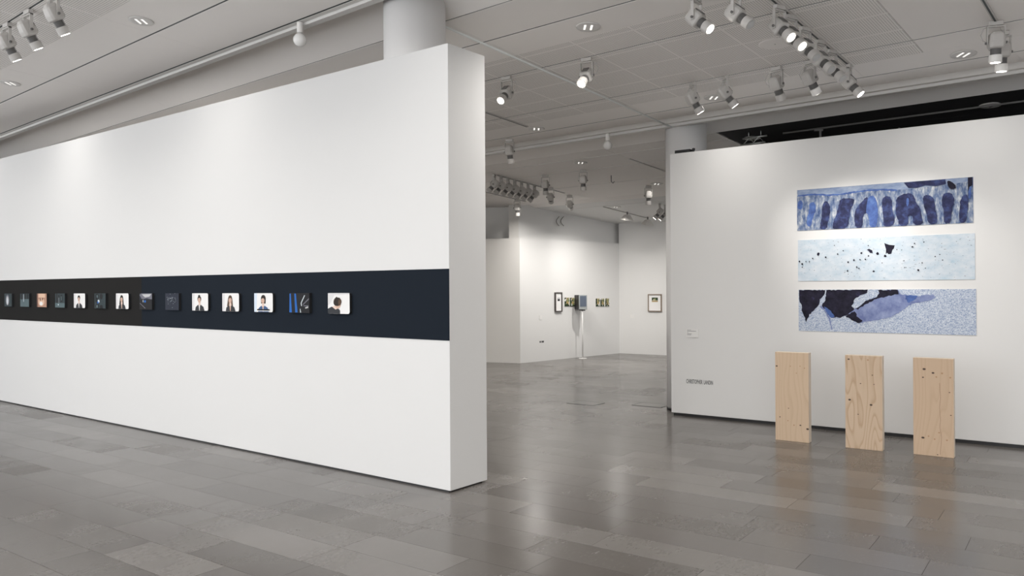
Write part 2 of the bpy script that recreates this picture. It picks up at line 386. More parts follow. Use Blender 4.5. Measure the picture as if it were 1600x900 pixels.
def spotlight(u, v, aim, label, group, lens='off', white=False, scale=1.15, detail=True, dz=-.004):
    base = cp(u, v, dz); a = Vector(aim).normalized()
    pan = math.atan2(a.y, a.x) + math.pi / 2          # yoke axis x, head tilts about x: aim lies in local -y/-z plane
    e = empty('track_spotlight', Matrix.Translation(base) @ Matrix.Rotation(pan, 4, 'Z') @ Matrix.Scale(scale, 4))
    tag(e, label, 'spotlight', group)
    link('adapter', M_ADAPT, e); link('yoke', M_YOKE, e)
    tilt = math.atan2(math.hypot(a.x, a.y), -a.z)      # 0 = straight down
    hm = Matrix.Translation((0, 0, -.15)) @ Matrix.Rotation(-tilt, 4, 'X')
    h = link('housing', M_HOUS, e, hm)
    for nm, me in (('vent_plate', M_VENT), ('pivot_knob', M_PIVOT), ('cooling_neck', M_NECK), ('snout', M_SNOUTW if white else M_SNOUT), ('lens', M_LENS[lens])):
        link(nm, me, h)
    if detail: link('cable', M_CABLE, e)
    return base + Vector((0, 0, -.15 * scale)) + a * .16 * scale
def at(px, py): return cuv(px, py)
def aim_to(u, v, p): q = cp(u, v, -.13); return (Vector(p) - q)

# first ceiling joint: visible trio, then unseen spotlights added to wash the long partition
for k, (u, lit) in enumerate(((8.25, 0), (7.72, 0), (7.12, 0), (2.2, 1), (3.4, 1), (4.6, 1), (5.8, 1), (9.4, 1), (10.6, 1), (11.9, 1))):
    t = -(u - 4.2) / .997 + .0
    tgt = LW.p(min(-.3, t), 1.2)
    ai = aim_to(u, 2.55, tgt)
    if k < 3: ai = Vector((.30, .40, -.85))
    g = 'spotlights over the long partition'
    lab = 'grey track spotlight hanging under perforated ceiling panels beside the plain strip' if k < 3 else 'added unseen track spotlight washing the long white partition with light'
    p = spotlight(u, 2.55, ai, lab, g, 'on', scale=1.2)
    spot_lamp(p, tgt, P_WASH, 100, 1.0, (1, .97, .93), .12)
# lit pair on the middle joint
for px, py in ((791, 119), (917, 90)):
    u, v = at(px, py); v = 6.24
    p = spotlight(u, v, (-.38, -.62, -.62), 'lit grey spotlight turned towards the hall on the middle ceiling joint', 'lit pair of spotlights on the middle joint', 'on')
    spot_lamp(p, p + Vector((-.38, -.62, -.62)), 12, 50, .8)
# two on the perforated bay at the top and the row along the short track
for px, py in ((1088, -6), (1150, -14)):
    u, v = at(px, py)
    spotlight(u, v, (.5, -.45, -.6), 'spotlight with bright lens hanging above the perforated ceiling bay' if px < 1100 else 'unlit spotlight beside the bright one above the perforated ceiling bay', 'spotlights above the perforated bay', 'on' if px < 1100 else 'off')
for k, vv in enumerate((6.10, 6.33, 6.64, 7.0, 7.28, 7.76)):
    lit = k in (0, 1, 5)
    aim = (.35, -.55, -.65) if k < 5 else (.45, -.3, -.65)
    p = spotlight(2.45, vv, aim, ('lit' if lit else 'unlit') + ' grey spotlight in the dense row on the short cross track' if k < 5 else 'grey spotlight at the end of the short cross track', 'spotlights on the short cross track', 'on' if lit else 'off')
# the row on the joint in front of the print wall
t_c, z_c = RWL.hit(1385, 400)
for px, py, tx, tz in ((1085, 130, 1310, 420), (1135, 120, 1440, 400), (1215, 105, 1330, 380), (1267, 95, 1450, 380)):
    u, v = at(px, py); v = 7.45
    t, z = RWL.hit(tx, tz); tgt = RWL.p(t, z)
    ai = aim_to(u, v, tgt); ai.z *= 1.5
    p = spotlight(u, v, ai, 'grey spotlight on the ceiling joint facing the print wall' if px != 1267 else 'grey spotlight with white snout beside the cross track', 'spotlights facing the print wall', 'on', px == 1267)
    spot_lamp(p, tgt, P_SPOT, 44, 1.0, (1, .96, .91), .06)
for vv in (7.36, 7.62):
    p = spotlight(1.19, vv, (.03, .12, -1), 'spotlight with bright white snout at the end of the side track', 'white snouted pair on the side track', 'on', True)
    spot_lamp(p, RWL.p(4.0, 1.7), 9, 60, 1.0, (1, .96, .91), .06)
# far hall
FARLAB = {796: 'grey spotlight hanging under the cove just past the partition end', 852: 'grey spotlight hanging next to the far cluster, nearer the small downlight', 911: 'grey spotlight hanging straight down beside the small downlight of the far hall',
          860: 'grey spotlight hanging at the end of the far cluster track', 890: 'small grey spotlight turned aside above the cable loops', 808: 'small grey spotlight hanging before the far pilaster', 1013: 'grey spotlight hanging alone beside the print wall column'}
for px, py, a in ((796, 217, (.1, .25, -1)), (852, 273, (.05, .2, -1)), (911, 265, (.05, .2, -1)), (860, 293, (-.1, .1, -1)), (890, 305, (-.3, 0, -1)), (808, 311, (.05, .2, -1)), (1013, 290, (0, .1, -1))):
    u, v = at(px, py)
    tx = {860: 880, 890: 938}.get(px)
    if tx:
        t, z = W1.hit(tx, 440); tgt = W1.p(t, 1.62); a = aim_to(u, v, tgt)
    p = spotlight(u, v, a, FARLAB[px], 'single spotlights in the far hall', 'on' if tx else 'off', detail=False)
    if tx: spot_lamp(p, tgt, P_FAR * (.6 if tx == 880 else 1.3), 62, 1.0, (1, .97, .93), .06)
for px, py in ((1031, 318), (1039, 320)):
    u, v = at(px, py)
    p = spotlight(u, v, (-.6, .2, -.7), 'grey spotlight of the pair tilted towards the far corner', 'tilted pair by the far corner', 'on', detail=False)
for k in range(7):
    spotlight(8.95, 10.02 + .18 * k, (-.6, .15, -.7), 'grey spotlight in the tight cluster on the far cross track', 'cluster of spotlights on the far cross track', 'off', detail=False)
t, z = W2.hit(1015, 430); spot_lamp(p, W2.p(t, 1.6), P_FAR * .8, 75, 1.0, (1, .97, .93), .06)
for px, py in ((980, 331), (1012, 339)):          # wall washers on the far track
    u, v = at(px, py); e = empty('wall_washer', Matrix.Translation(cp(9.2 if False else u, v)) @ Matrix.Rotation(.6, 4, 'Z'))
    tag(e, 'grey flared wall washer lamp hanging before the far corner', 'wall washer', 'wall washers in the far room')
    link('stem', box('stem', -.012, .012, -.012, .012, -.06, .03, FIXD), e)
    link('reflector', hexa('reflector', [(-.13, -.06, -.19), (.13, -.06, -.19), (.13, .08, -.15), (-.13, .08, -.15)], [(-.05, -.03, -.06), (.05, -.03, -.06), (.05, .03, -.06), (-.05, .03, -.06)], FIX), e)
# recessed downlights: ring, reflector cup, lamp
M_RING = lathe('trim_ring', [(.082, -.006), (.105, -.006), (.107, 0), (.082, .002)], RAILW, 32)
def cup():
    vs, fs, seg = [], [], 32
    pr = [(.086, -.004), (.078, .03), (.06, .07), (.03, .085)]
    for r, z in pr: vs += [(r * math.cos(2 * math.pi * k / seg), r * math.sin(2 * math.pi * k / seg), z) for k in range(seg)]
    for i in range(len(pr) - 1):
        for k in range(seg): fs.append((i * seg + k, (i + 1) * seg + k, (i + 1) * seg + (k + 1) % seg, i * seg + (k + 1) % seg))
    fs.append(tuple(range(3 * seg, 4 * seg))); return mesh('reflector', vs, fs, CHROME, smooth=True)
M_CUP = cup()
M_TUBES = {}
for lit in (0, 1):
    b = bmesh.new()
    for x in (-.028, .028):
        me = tube('t', [(x, -.05, .022), (x, .05, .022)], .013, DL_ON if lit else LENS_OFF, 10); b.from_mesh(me); bpy.data.meshes.remove(me)
    me = bpy.data.meshes.new('lamp_tubes'); b.to_mesh(me); b.free(); me.materials.append(DL_ON if lit else LENS_OFF); M_TUBES[lit] = me
M_DISC = lathe('dl_back', [(.11, .0), (.11, .002)], FIXD, 32)
slope = Matrix.Rotation(-math.atan(K), 4, Vector((U.x, U.y, 0)))
def downlight(u, v, label, group, lit=1, power=None):
    e = empty('downlight', Matrix.Translation(cp(u, v, -.002)))
    tag(e, label, 'downlight', group)
    tilt = Matrix.Rotation(math.atan(K), 4, Vector((U.x, U.y, 0)))
    n = Vector((K * V.x, K * V.y, 1)).normalized(); q = Vector((0, 0, 1)).rotation_difference(n).to_matrix().to_4x4()
    for nm, me in (('trim_ring', M_RING), ('reflector', M_CUP), ('lamp_tubes', M_TUBES[lit])): link(nm, me, e, q if nm != 'lamp_tubes' else q @ Matrix.Translation((0, 0, -.02)))
    if lit:
        d = bpy.data.lights.new('downlight_lamp', 'AREA'); d.shape = 'DISK'; d.size = .15; d.energy = power or P_DOWN; d.color = (1, .965, .92); d.spread = math.radians(150)
        o = bpy.data.objects.new('downlight_lamp', d); COL.objects.link(o); o.location = cp(u, v, -.02)
DLS = 'recessed downlights in the ceiling'
for u, v, lab in ((7.12, 3.26, 'round recessed downlight between the spotlight trio and the globe lamp'), (10.38, 3.24, 'round recessed downlight at the far end of the plain ceiling strip over the partition'),
                  (3.93, 5.62, 'round recessed downlight in the plain strip by the steel rod'), (6.45, 8.05, 'round recessed downlight beyond the partition end by the short track'),
                  (3.96, 8.03, 'round recessed downlight between two spotlights facing the print wall'), (1.55, 8.03, 'round recessed downlight beside the white snouted spotlights'),
                  (7.15, 10.0, 'small recessed downlight past the cove in the far hall'), (7.0, 12.03, 'small recessed downlight over the far hall passage'), (8.99, 13.8, 'small recessed downlight in the far room ceiling'),
                  (9.6, 11.9, 'small recessed downlight behind the cluster of spotlights')):
    downlight(u, v, lab, DLS, 1, P_DOWN * (.03 if v in (10.0, 12.03) else .16 if v in (3.26, 3.24, 8.03, 8.05) else 1))       # dimmed where they graze a wall
for u, v in ((1.65, 9.85), (4.35, 9.9)):
    downlight(u, v, 'unlit recessed downlight in the shaded ceiling' if u < 2 else 'unlit recessed downlight behind the round column', DLS, 0)
for u, v in ((4.0, 3.26), (1.0, 3.26), (-2.2, 3.26), (4.0, .6), (1.0, .6), (-2.2, .6), (7.1, .6), (10.4, .6), (13.6, 3.24), (-.9, 5.62), (-.9, 8.03), (8.9, 8.05), (11.4, 8.05), (8.9, 5.62), (11.9, 5.62), (-3.5, 8.03), (-3.5, 5.62), (11.5, 14.5), (6.5, 15.5)):  # extra lamps out of view, added to lift the ambient and bounce light
    downlight(u, v, 'added unseen downlight in the hall ceiling', 'added downlights out of view in the hall', 1, P_DOWN * (.16 if v in (3.26, 3.24, 8.03) else 1))
sp = lathe('ceiling_speaker', [(.13, -.004), (.14, 0)], CEIL, 40, smooth=False)
o = tag(link('ceiling_speaker', sp, None, Matrix.Translation(cp(2.8, 6.87, -.003)) @ Vector((0, 0, 1)).rotation_difference(Vector((K * V.x, K * V.y, 1)).normalized()).to_matrix().to_4x4()), 'flat round ceiling cover among the perforated panels', 'cover')
link('screw', lathe('screw', [(.006, -.0055), (.006, -.003)], FIXD, 10), o)
# opal globe lamps on the cove rails
for (u, v, lab) in ((5.93, 4.1, 'opal globe lamp hanging from the cove rail above the long partition'), (5.80, 8.72, 'opal globe lamp hanging from the cove rail in the far hall')):
    e = empty('globe_lamp', Matrix.Translation(cp(u, v, -.01))); tag(e, lab, 'lamp', 'opal globe lamps')
    link('socket', lathe('socket', [(.026, -.09), (.026, -.003), (.022, .0)], SNOUTW, 24, smooth=False), e)
    link('collar', lathe('collar', [(.02, -.105), (.024, -.09)], FIX, 20, smooth=False), e)
    n = 14; pr = [(max(.001, .058 * math.sin(math.pi * k / n)), -.153 - .058 * math.cos(math.pi * k / n)) for k in range(n + 1)]
    link('globe', lathe('globe', pr, OPAL, 28), e)
e = tag(link('ceiling_hook', tube('ceiling_hook', [cp(*at(955, 274)), cp(*at(955, 274), -.1), cp(*at(955, 274), -.12) + Vector((.03, 0, -.01)), cp(*at(955, 274), -.1) + Vector((.05, 0, 0))], .008, FIXD)), 'small dark hook hanging alone from the far hall ceiling', 'hook')

# ---------------------------------------------------------------- long partition: dark band and fourteen small pictures
def navy():
    m = mat('navy_cloth_band', (.010, .014, .021), .85, spec=.12); g = NT(m)
    pos = g.n('ShaderNodeNewGeometry').outputs['Position']
    f = g.noise(pos, 260, 2); g.l(g.mix(f, (.0085, .0125, .019), (.013, .018, .026)), g.b.inputs['Base Color']); return m
zt = LW.hit(600, 422.6)[1]; zb = LW.hit(600, 526.5)[1]
zt = sum(LW.hit(x, y)[1] for x, y in ((20, 437.7), (350, 429), (690, 420.5))) / 3
zb = sum(LW.hit(x, y)[1] for x, y in ((20, 501), (350, 515.3), (690, 530.4))) / 3
tsplit = LW.hit(222, 470)[0]
def charcoal():
    m = mat('charcoal_cloth_band', (.012, .012, .012), .85, spec=.12); g = NT(m)
    f = g.noise(g.n('ShaderNodeNewGeometry').outputs['Position'], 260, 2); g.l(g.mix(f, (.0135, .0130, .0125), (.019, .0185, .018)), g.b.inputs['Base Color']); return m
link('dark_band', box('dark_band', tsplit + .001, 0, zb, zt, 0, .004, navy()), wl, LW.mat(0, 0))['label'] = 'navy blue cloth band'
link('dark_band', box('dark_band', -12.4, tsplit, zb, zt, 0, .004, charcoal()), wl, LW.mat(0, 0))['label'] = 'charcoal cloth band'
def poly_layers(name, w, h, layers, rim=0, depth=.03, side=None, rounded=0):
    """a picture block: local x right, y up, z out; layers = [(material, [(s,t)...])], s,t in 0..1 from top-left, drawn one over another"""
    verts, faces, idx, mats = [], [], [], []
    def mi(m):
        if m not in mats: mats.append(m)
        return mats.index(m)
    def rect():
        if not rounded: return [(-w / 2, -h / 2), (w / 2, -h / 2), (w / 2, h / 2), (-w / 2, h / 2)]
        pts = []
        for cx, cy, a0 in ((1, 1, 0), (-1, 1, 90), (-1, -1, 180), (1, -1, 270)):
            for k in range(4):
                a = math.radians(a0 + 30 * k); pts.append((cx * (w / 2 - rounded) + rounded * math.cos(a), cy * (h / 2 - rounded) + rounded * math.sin(a)))
        return pts
    r = rect(); n = len(r)
    verts += [(x, y, 0) for x, y in r] + [(x, y, depth) for x, y in r]
    s = mi(side); faces.append(tuple(reversed(range(n)))); idx.append(s)
    for k in range(n): faces.append((k, (k + 1) % n, n + (k + 1) % n, n + k)); idx.append(s)
    faces.append(tuple(range(n, 2 * n))); idx.append(mi(layers[0][0]))
    for j, (m, pl) in enumerate(layers[1:]):
        z = depth + .0004 * (j + 1); b0 = len(verts)
        pts = [((max(.004, min(.996, a)) - .5) * w, (.5 - max(.004, min(.996, c))) * h, z) for a, c in pl]
        area = sum(pts[i][0] * pts[(i + 1) % len(pts)][1] - pts[(i + 1) % len(pts)][0] * pts[i][1] for i in range(len(pts)))
        if area < 0: pts.reverse()
        verts += pts; faces.append(tuple(range(b0, b0 + len(pts)))); idx.append(mi(m))
    return mesh(name, verts, faces, mats, idx)
def ell(cx, cy, rx, ry, n=18, a0=0): return [(cx + rx * math.cos(2 * math.pi * k / n + a0), cy + ry * math.sin(2 * math.pi * k / n + a0)) for k in range(n)]
def flat(n, c, r=.5): return mat('print_' + n, c, r, spec=.15)
pw, pdk, pgr = flat('white', (.78, .77, .76)), flat('black', (.012, .012, .014)), flat('shade', (.50, .50, .50))
skin, skin2 = flat('skin', (.62, .42, .33)), flat('pale_skin', (.72, .56, .48))
hair, hair2 = flat('dark_hair', (.03, .022, .018)), flat('brown_hair', (.10, .06, .04))
coat, coatb, blu = flat('dark_coat', (.035, .037, .042)), flat('blue_coat', (.05, .11, .24)), flat('bright_blue', (.02, .12, .42))
teal, teal2, glint = flat('dark_teal', (.03, .045, .05)), flat('mid_teal', (.09, .13, .14)), flat('glint', (.62, .68, .72))
sepia, sepia2, sepia3 = flat('sepia', (.42, .24, .17)), flat('light_sepia', (.68, .46, .33)), flat('dark_sepia', (.18, .09, .07))
nightb, slate = flat('night_blue', (.02, .025, .04)), flat('slate', (.16, .16, .19))
sideb = mat('picture_side', (.02, .021, .023), .5)
def person(hairm, coatm, shape, dx=0, blueb=False):
    L = [(pw, None), (flat('pale_blue', (.62, .70, .80)) if blueb else flat('off_white', (.66, .65, .65)), [(0, 0), (.16, 0), (.12, 1), (0, 1)])]
    if shape == 'bun': L += [(hairm, ell(.45 + dx, .17, .07, .08)), (hairm, ell(.46 + dx, .33, .12, .17))]
    elif shape == 'long': L += [(hairm, [(.33 + dx, .30), (.38 + dx, .15), (.46 + dx, .10), (.55 + dx, .16), (.59 + dx, .32), (.63 + dx, .72), (.27 + dx, .72)])]
    elif shape == 'short': L += [(hairm, ell(.46 + dx, .30, .115, .17))]
    elif shape == 'cap': L += [(hairm, ell(.48 + dx, .28, .13, .19)), (hairm, [(.35 + dx, .3), (.61 + dx, .3), (.60 + dx, .55), (.36 + dx, .55)])]
    L += [(skin2, [(.42 + dx, .5), (.52 + dx, .5), (.54 + dx, .72), (.40 + dx, .72)])]
    L += [(coatm, [(.20 + dx, 1), (.23 + dx, .80), (.38 + dx, .66), (.46 + dx, .76), (.56 + dx, .66), (.72 + dx, .78), (.78 + dx, 1)])]
    L += [(pw if shape in ('bun', 'short') else skin, [(.43 + dx, .70), (.51 + dx, .70), (.49 + dx, .98), (.46 + dx, .98)])]
    L += [(skin, ell(.465 + dx, .385, .088, .165)), (hairm, [(.37 + dx, .31), (.40 + dx, .20), (.52 + dx, .19), (.565 + dx, .31), (.47 + dx, .26)])]
    L += [(coat, ell(.43 + dx, .37, .014, .014, 8)), (coat, ell(.50 + dx, .37, .014, .014, 8)), (sepia3, ell(.465 + dx, .48, .03, .012, 8))]
    return L
def streaks(bg, items): return [(bg, None)] + items
def rc(a, b_, c, d): return [(a, c), (b_, c), (b_, d), (a, d)]
rnd = random.Random(3)
specks = [(glint if k % 3 else teal2, ell(.48 + rnd.gauss(0, .16), .42 + rnd.gauss(0, .17), .012 + .014 * rnd.random(), .010, 6)) for k in range(46)]
PICS = [
 (11, 22.5, 'dark picture with a pale oval glow on the band', streaks(teal, [(slate, ell(.42, .5, .24, .42)), (pgr, ell(.42, .55, .15, .34)), (glint, ell(.42, .58, .07, .24))]), 0),
 (35.8, 49.5, 'dark picture with black hanging strips and a thin light', streaks(teal, [(teal2, rc(0, 1, .42, 1)), (pdk, rc(.1, .26, 0, .45)), (pdk, rc(.52, .68, 0, .42)), (pdk, rc(.78, .93, 0, .4)), (glint, rc(.38, .43, .05, .62))]), 0),
 (62, 77, 'warm sepia toned picture on the band', streaks(sepia, [(sepia2, ell(.45, .62, .33, .3)), (sepia2, rc(.15, .85, .02, .3)), (sepia3, ell(.35, .42, .06, .12)), (pw, ell(.45, .74, .16, .14)), (sepia3, rc(0, .1, 0, 1)), (sepia3, ell(.58, .4, .05, .1))]), 0),
 (90.5, 105.5, 'dark picture with hanging black loops and small glints', streaks(teal, [(pdk, rc(.1, .24, 0, .68)), (pdk, rc(.32, .46, .1, .68)), (pdk, rc(.58, .76, .1, .6)), (teal2, rc(.63, .70, .2, .5)), (teal2, rc(0, 1, .68, 1)), (glint, ell(.35, .8, .05, .05)), (glint, rc(.40, .42, .3, .7))]), 0),
 (119.6, 137.3, 'white portrait of a short haired person in dark jacket', person(hair, coat, 'short'), 1),
 (152, 169.3, 'dark picture with round black outlines and blue glints', streaks(teal, [(pdk, ell(.25, .2, .16, .18)), (teal2, ell(.25, .2, .08, .1)), (pdk, ell(.62, .2, .14, .2)), (pdk, ell(.25, .85, .16, .16)), (teal2, ell(.25, .87, .08, .1)), (pdk, ell(.62, .9, .14, .13)), (glint, ell(.4, .52, .08, .1)), (blu, ell(.34, .6, .06, .08)), (pdk, rc(.12, .2, .05, .6))]), 0),
 (185.6, 205.3, 'white portrait of a person with long dark hair', person(hair, coat, 'long'), 1),
 (222.5, 242, 'dark picture of black hills under a grey sky', streaks(nightb, [(slate, [(0, .1), (.15, 0), (1, 0), (1, .38), (.6, .3), (.2, .38)]), (pgr, [(.2, .06), (.95, .04), (.8, .2), (.45, .26)]), (pdk, [(0, .42), (.25, .34), (.5, .4), (1, .36), (1, 1), (0, 1)]), (blu, ell(.45, .5, .08, .08)), (glint, rc(.28, .32, .4, .55)), (slate, [(.02, .62), (.06, .6), (.5, .92), (.46, .95)])]), 0),
 (262.8, 283.8, 'black picture with a scatter of tiny white specks', streaks(nightb, specks), 0),
 (304.8, 329.7, 'white portrait of a person with hair in a top knot', person(hair, coat, 'bun'), 1),
 (351.9, 378, 'white portrait of a person with long brown hair and open jacket', person(hair2, coat, 'long', .02), 1),
 (401.8, 430.8, 'white portrait of a person in blue striped jacket and dark cap', person(hair, coatb, 'cap', .02, True) + [(pdk, rc(.18, .85, .84, .91)), (pw, rc(.2, .85, .92, .95))], 1),
 (456.6, 488, 'dark picture with two bright blue vertical bars', streaks(pdk, [(blu, [(.02, .02), (.08, .02), (.13, .98), (.0, .98)]), (blu, [(.26, .02), (.34, .02), (.42, .98), (.30, .98)]), (glint, [(.76, .1), (.79, .12), (.62, .5), (.64, .66), (.60, .64), (.58, .5)]), (slate, [(.98, .25), (.98, .32), (.7, .6), (.68, .56)]), (slate, rc(.72, .96, .62, .66)), (pgr, [(.8, .72), (.95, .66), (.95, .74), (.82, .78)]), (glint, [(.55, .8), (.57, .78), (.6, .98), (.56, .98)])]), 0),
 (517, 550.8, 'white portrait of a person with tousled hair looking down', [(pw, None), (flat('off_white', (.66, .65, .65)), [(0, 0), (1, 0), (1, .06), (.3, .1), (.12, .5), (0, .6)]), (coat, [(0, 1), (0, .76), (.18, .66), (.32, .74), (.5, .76), (.57, .84), (.57, 1)]), (skin2, [(.2, .66), (.34, .6), (.5, .72), (.36, .80)]), (skin, ell(.47, .56, .13, .19)), (hair2, ell(.455, .42, .185, .21)), (hair, ell(.40, .46, .13, .16)), (hair, [(.3, .3), (.42, .17), (.47, .24), (.56, .22), (.62, .4), (.5, .36)]), (hair2, ell(.56, .45, .07, .14))], 1)]
zc = LW.hit(534, 474.0)[1]
HP = .176
for xa, xb, lab, layers, white in PICS:
    ta, tb = LW.hit(xa, 475)[0], LW.hit(xb, 475)[0]
    w = tb - ta
    me = poly_layers('small_picture', w, HP, layers, depth=.028, side=sideb, rounded=.018 if white else 0)
    o = link('small_picture', me, None, LW.mat((ta + tb) / 2, zc, .004)); tag(o, lab, 'picture', 'small pictures along the dark band')

# ---------------------------------------------------------------- print wall: three wide prints, name lettering, label card
def art_mat(name, stops, scale, stretch=(1, 1, 1), detail=8, speck=None):
    m = mat(name, (.5, .5, .6), .6, spec=.12); g = NT(m)
    tc = g.n('ShaderNodeTexCoord').outputs['Object']; mp = g.n('ShaderNodeMapping'); mp.inputs['Scale'].default_value = stretch; g.l(tc, mp.inputs['Vector'])
    c = g.ramp(g.noise(mp.outputs[0], scale, detail, .68), stops)
    if speck:
        sc, thr, colr = speck
        c = g.mix(g.math('LESS_THAN', g.noise(mp.outputs[0], sc, 2, .5), thr), c, colr)
    g.l(c, g.b.inputs['Base Color']); return m
ICE = art_mat('print_blue_grey', [(.30, (.03, .055, .15)), (.43, (.11, .155, .27)), (.54, (.25, .29, .37)), (.66, (.54, .56, .58))], 16, (1.6, .6, 1))
ICE_T = art_mat('print_blue_edge', [(.3, (.11, .17, .33)), (.5, (.25, .31, .44)), (.7, (.42, .47, .55))], 9, (.5, 1.4, 1))
DKB = art_mat('print_dark_violet', [(.3, (.010, .012, .032)), (.5, (.028, .032, .085)), (.62, (.05, .07, .18)), (.75, (.12, .16, .3))], 11)
MDB = art_mat('print_mid_blue', [(.3, (.045, .07, .20)), (.55, (.08, .14, .36)), (.75, (.16, .26, .5))], 12)
PALE = art_mat('print_pale_ice', [(.25, (.32, .47, .58)), (.42, (.49, .57, .64)), (.6, (.58, .63, .68)), (.8, (.67, .70, .73))], 9, (.8, 1.3, 1), 10, (75, .29, (.05, .06, .08)))
SNOW = art_mat('print_blue_snow', [(.28, (.07, .11, .28)), (.42, (.25, .31, .46)), (.54, (.50, .55, .62)), (.72, (.75, .78, .81))], 95, (1, 1.3, 1), 10)
SHADE = art_mat('print_blue_shade', [(.3, (.09, .11, .26)), (.5, (.19, .23, .40)), (.75, (.33, .38, .54))], 7)
INK = art_mat('print_ink', [(.35, (.008, .008, .014)), (.6, (.02, .018, .035)), (.8, (.06, .06, .16))], 10)
jr = random.Random(21)
def rough(pl, a=5.0):
    out = []
    for (x0, y0), (x1, y1) in zip(pl, pl[1:] + pl[:1]):
        L = math.hypot(x1 - x0, y1 - y0); n = max(1, int(L / 14))
        for k in range(n):
            f = k / n; j = a if L > 4 else 0
            out.append((x0 + (x1 - x0) * f + jr.uniform(-j, j), y0 + (y1 - y0) * f + jr.uniform(-j, j)))
    return out
def zoomed(pl, tl, tr, br, bl):      # points on an enlarged view of a print -> (s, t)
    out = []
    for x, y in pl:
        s = (x - tl[0]) / (tr[0] - tl[0]); yt = tl[1] + (tr[1] - tl[1]) * s; yb = bl[1] + (br[1] - bl[1]) * s; out.append((s, (y - yt) / (yb - yt)))
    return out
c1 = ((82, 190), (1503, 85), (1510, 455), (87, 522)); c2 = ((90, 78), (1515, 25), (1518, 397), (90, 408)); c3 = ((92, 477), (1518, 473), (1523, 845), (92, 810))
def sm(pl):          # round the corners of a closed outline once (Chaikin)
    o = []
    for (a, b_), (c, d) in zip(pl, pl[1:] + pl[:1]): o += [(a * .75 + c * .25, b_ * .75 + d * .25), (a * .25 + c * .75, b_ * .25 + d * .75)]
    return o
Z1 = lambda pl: zoomed(rough(sm(pl), 3), *c1)
art1 = [(ICE, None), (ICE_T, zoomed([(82, 190), (1503, 85), (1500, 120), (1280, 150), (1010, 180), (930, 185), (760, 180), (560, 205), (420, 228), (230, 222), (85, 240)], *c1)),
 (MDB, Z1([(85, 232), (230, 216), (420, 224), (560, 200), (760, 176), (930, 182), (930, 196), (760, 190), (560, 214), (420, 236), (230, 230), (85, 244)])),
 (MDB, Z1([(88, 290), (110, 265), (138, 290), (130, 345), (88, 352)])), (MDB, Z1([(190, 290), (245, 285), (252, 345), (225, 420), (200, 492), (172, 480), (170, 420), (195, 350)])),
 (DKB, Z1([(320, 290), (345, 275), (372, 310), (380, 370), (360, 440), (345, 512), (288, 512), (290, 460), (305, 400), (303, 330)])),
 (DKB, Z1([(460, 265), (500, 252), (582, 256), (578, 300), (545, 350), (540, 420), (525, 502), (393, 512), (400, 460), (430, 380), (450, 310)])),
 (DKB, Z1([(590, 345), (640, 285), (700, 228), (695, 370), (655, 385), (650, 497), (588, 498), (583, 420)])),
 (MDB, Z1([(690, 270), (712, 236), (752, 238), (772, 300), (780, 380), (766, 492), (706, 495), (706, 395), (678, 370)])),
 (DKB, Z1([(815, 255), (850, 232), (887, 250), (890, 310), (894, 370), (912, 410), (897, 482), (820, 492), (818, 400), (810, 300)])),
 (DKB, Z1([(925, 255), (970, 222), (1030, 212), (1062, 232), (1078, 290), (1112, 330), (1118, 400), (1134, 470), (1055, 472), (1052, 410), (1030, 388), (1013, 410), (1020, 477), (943, 480), (938, 420), (915, 390), (922, 310)])),
 (MDB, Z1([(1003, 262), (1020, 250), (1028, 290), (1015, 325), (1003, 310)])),
 (DKB, Z1([(1128, 240), (1170, 222), (1212, 250), (1222, 330), (1238, 400), (1234, 464), (1175, 470), (1160, 400), (1142, 330)])),
 (DKB, Z1([(1278, 225), (1320, 206), (1358, 225), (1368, 290), (1347, 360), (1342, 457), (1285, 462), (1290, 380), (1272, 290)])),
 (DKB, Z1([(1412, 250), (1450, 222), (1472, 260), (1462, 350), (1447, 457), (1398, 458), (1403, 350)])),
 (DKB, zoomed([(985, 128), (1100, 118), (1300, 103), (1305, 140), (1230, 158), (1150, 150), (1090, 170), (1020, 172)], *c1)),
 (INK, Z1([(1310, 115), (1345, 120), (1390, 165), (1350, 188), (1320, 165)])), (INK, zoomed([(1465, 90), (1503, 87), (1505, 150), (1480, 165), (1465, 250)], *c1)), (MDB, Z1([(1470, 170), (1490, 160), (1488, 260), (1465, 262)]))]
rn = random.Random(11)
def blot(cx, cy, r): return [(cx + r * (.6 + .6 * rn.random()) * math.cos(a * .7854), cy + r * (.6 + .6 * rn.random()) * math.sin(a * .7854)) for a in range(8)]
art2 = [(PALE, None), (INK, zoomed([(828, 100), (845, 108), (870, 116), (912, 120), (905, 145), (893, 158), (885, 188), (862, 192), (850, 180), (840, 192), (842, 150), (835, 128)], *c2)), (INK, zoomed([(685, 155), (705, 148), (730, 160), (735, 185), (712, 180), (700, 165)], *c2)), (INK, zoomed(blot(773, 186, 13), *c2)), (INK, zoomed(blot(833, 207, 12), *c2)), (INK, zoomed(blot(272, 188, 14), *c2))]
for x, y, r in ((640, 182, 9), (700, 205, 8), (740, 328, 9), (525, 325, 8), (440, 190, 7), (490, 162, 6), (578, 238, 8), (530, 255, 7), (630, 235, 6), (675, 232, 7), (1095, 320, 9), (1125, 262, 6), (1050, 132, 8), (1068, 105, 6), (130, 270, 8), (105, 250, 7), (130, 295, 6), (225, 225, 6), (338, 215, 8), (603, 295, 7), (622, 305, 6), (1280, 240, 6), (1225, 212, 5), (1140, 95, 6), (415, 120, 5), (700, 122, 5), (985, 245, 5), (1260, 195, 5), (165, 250, 5), (195, 250, 5), (1150, 305, 5), (990, 300, 5), (812, 262, 4), (930, 155, 5), (968, 158, 4)):
    art2.append((INK, zoomed(blot(x, y, r), *c2)))
Z3 = lambda pl: zoomed(rough(pl, 5), *c3)
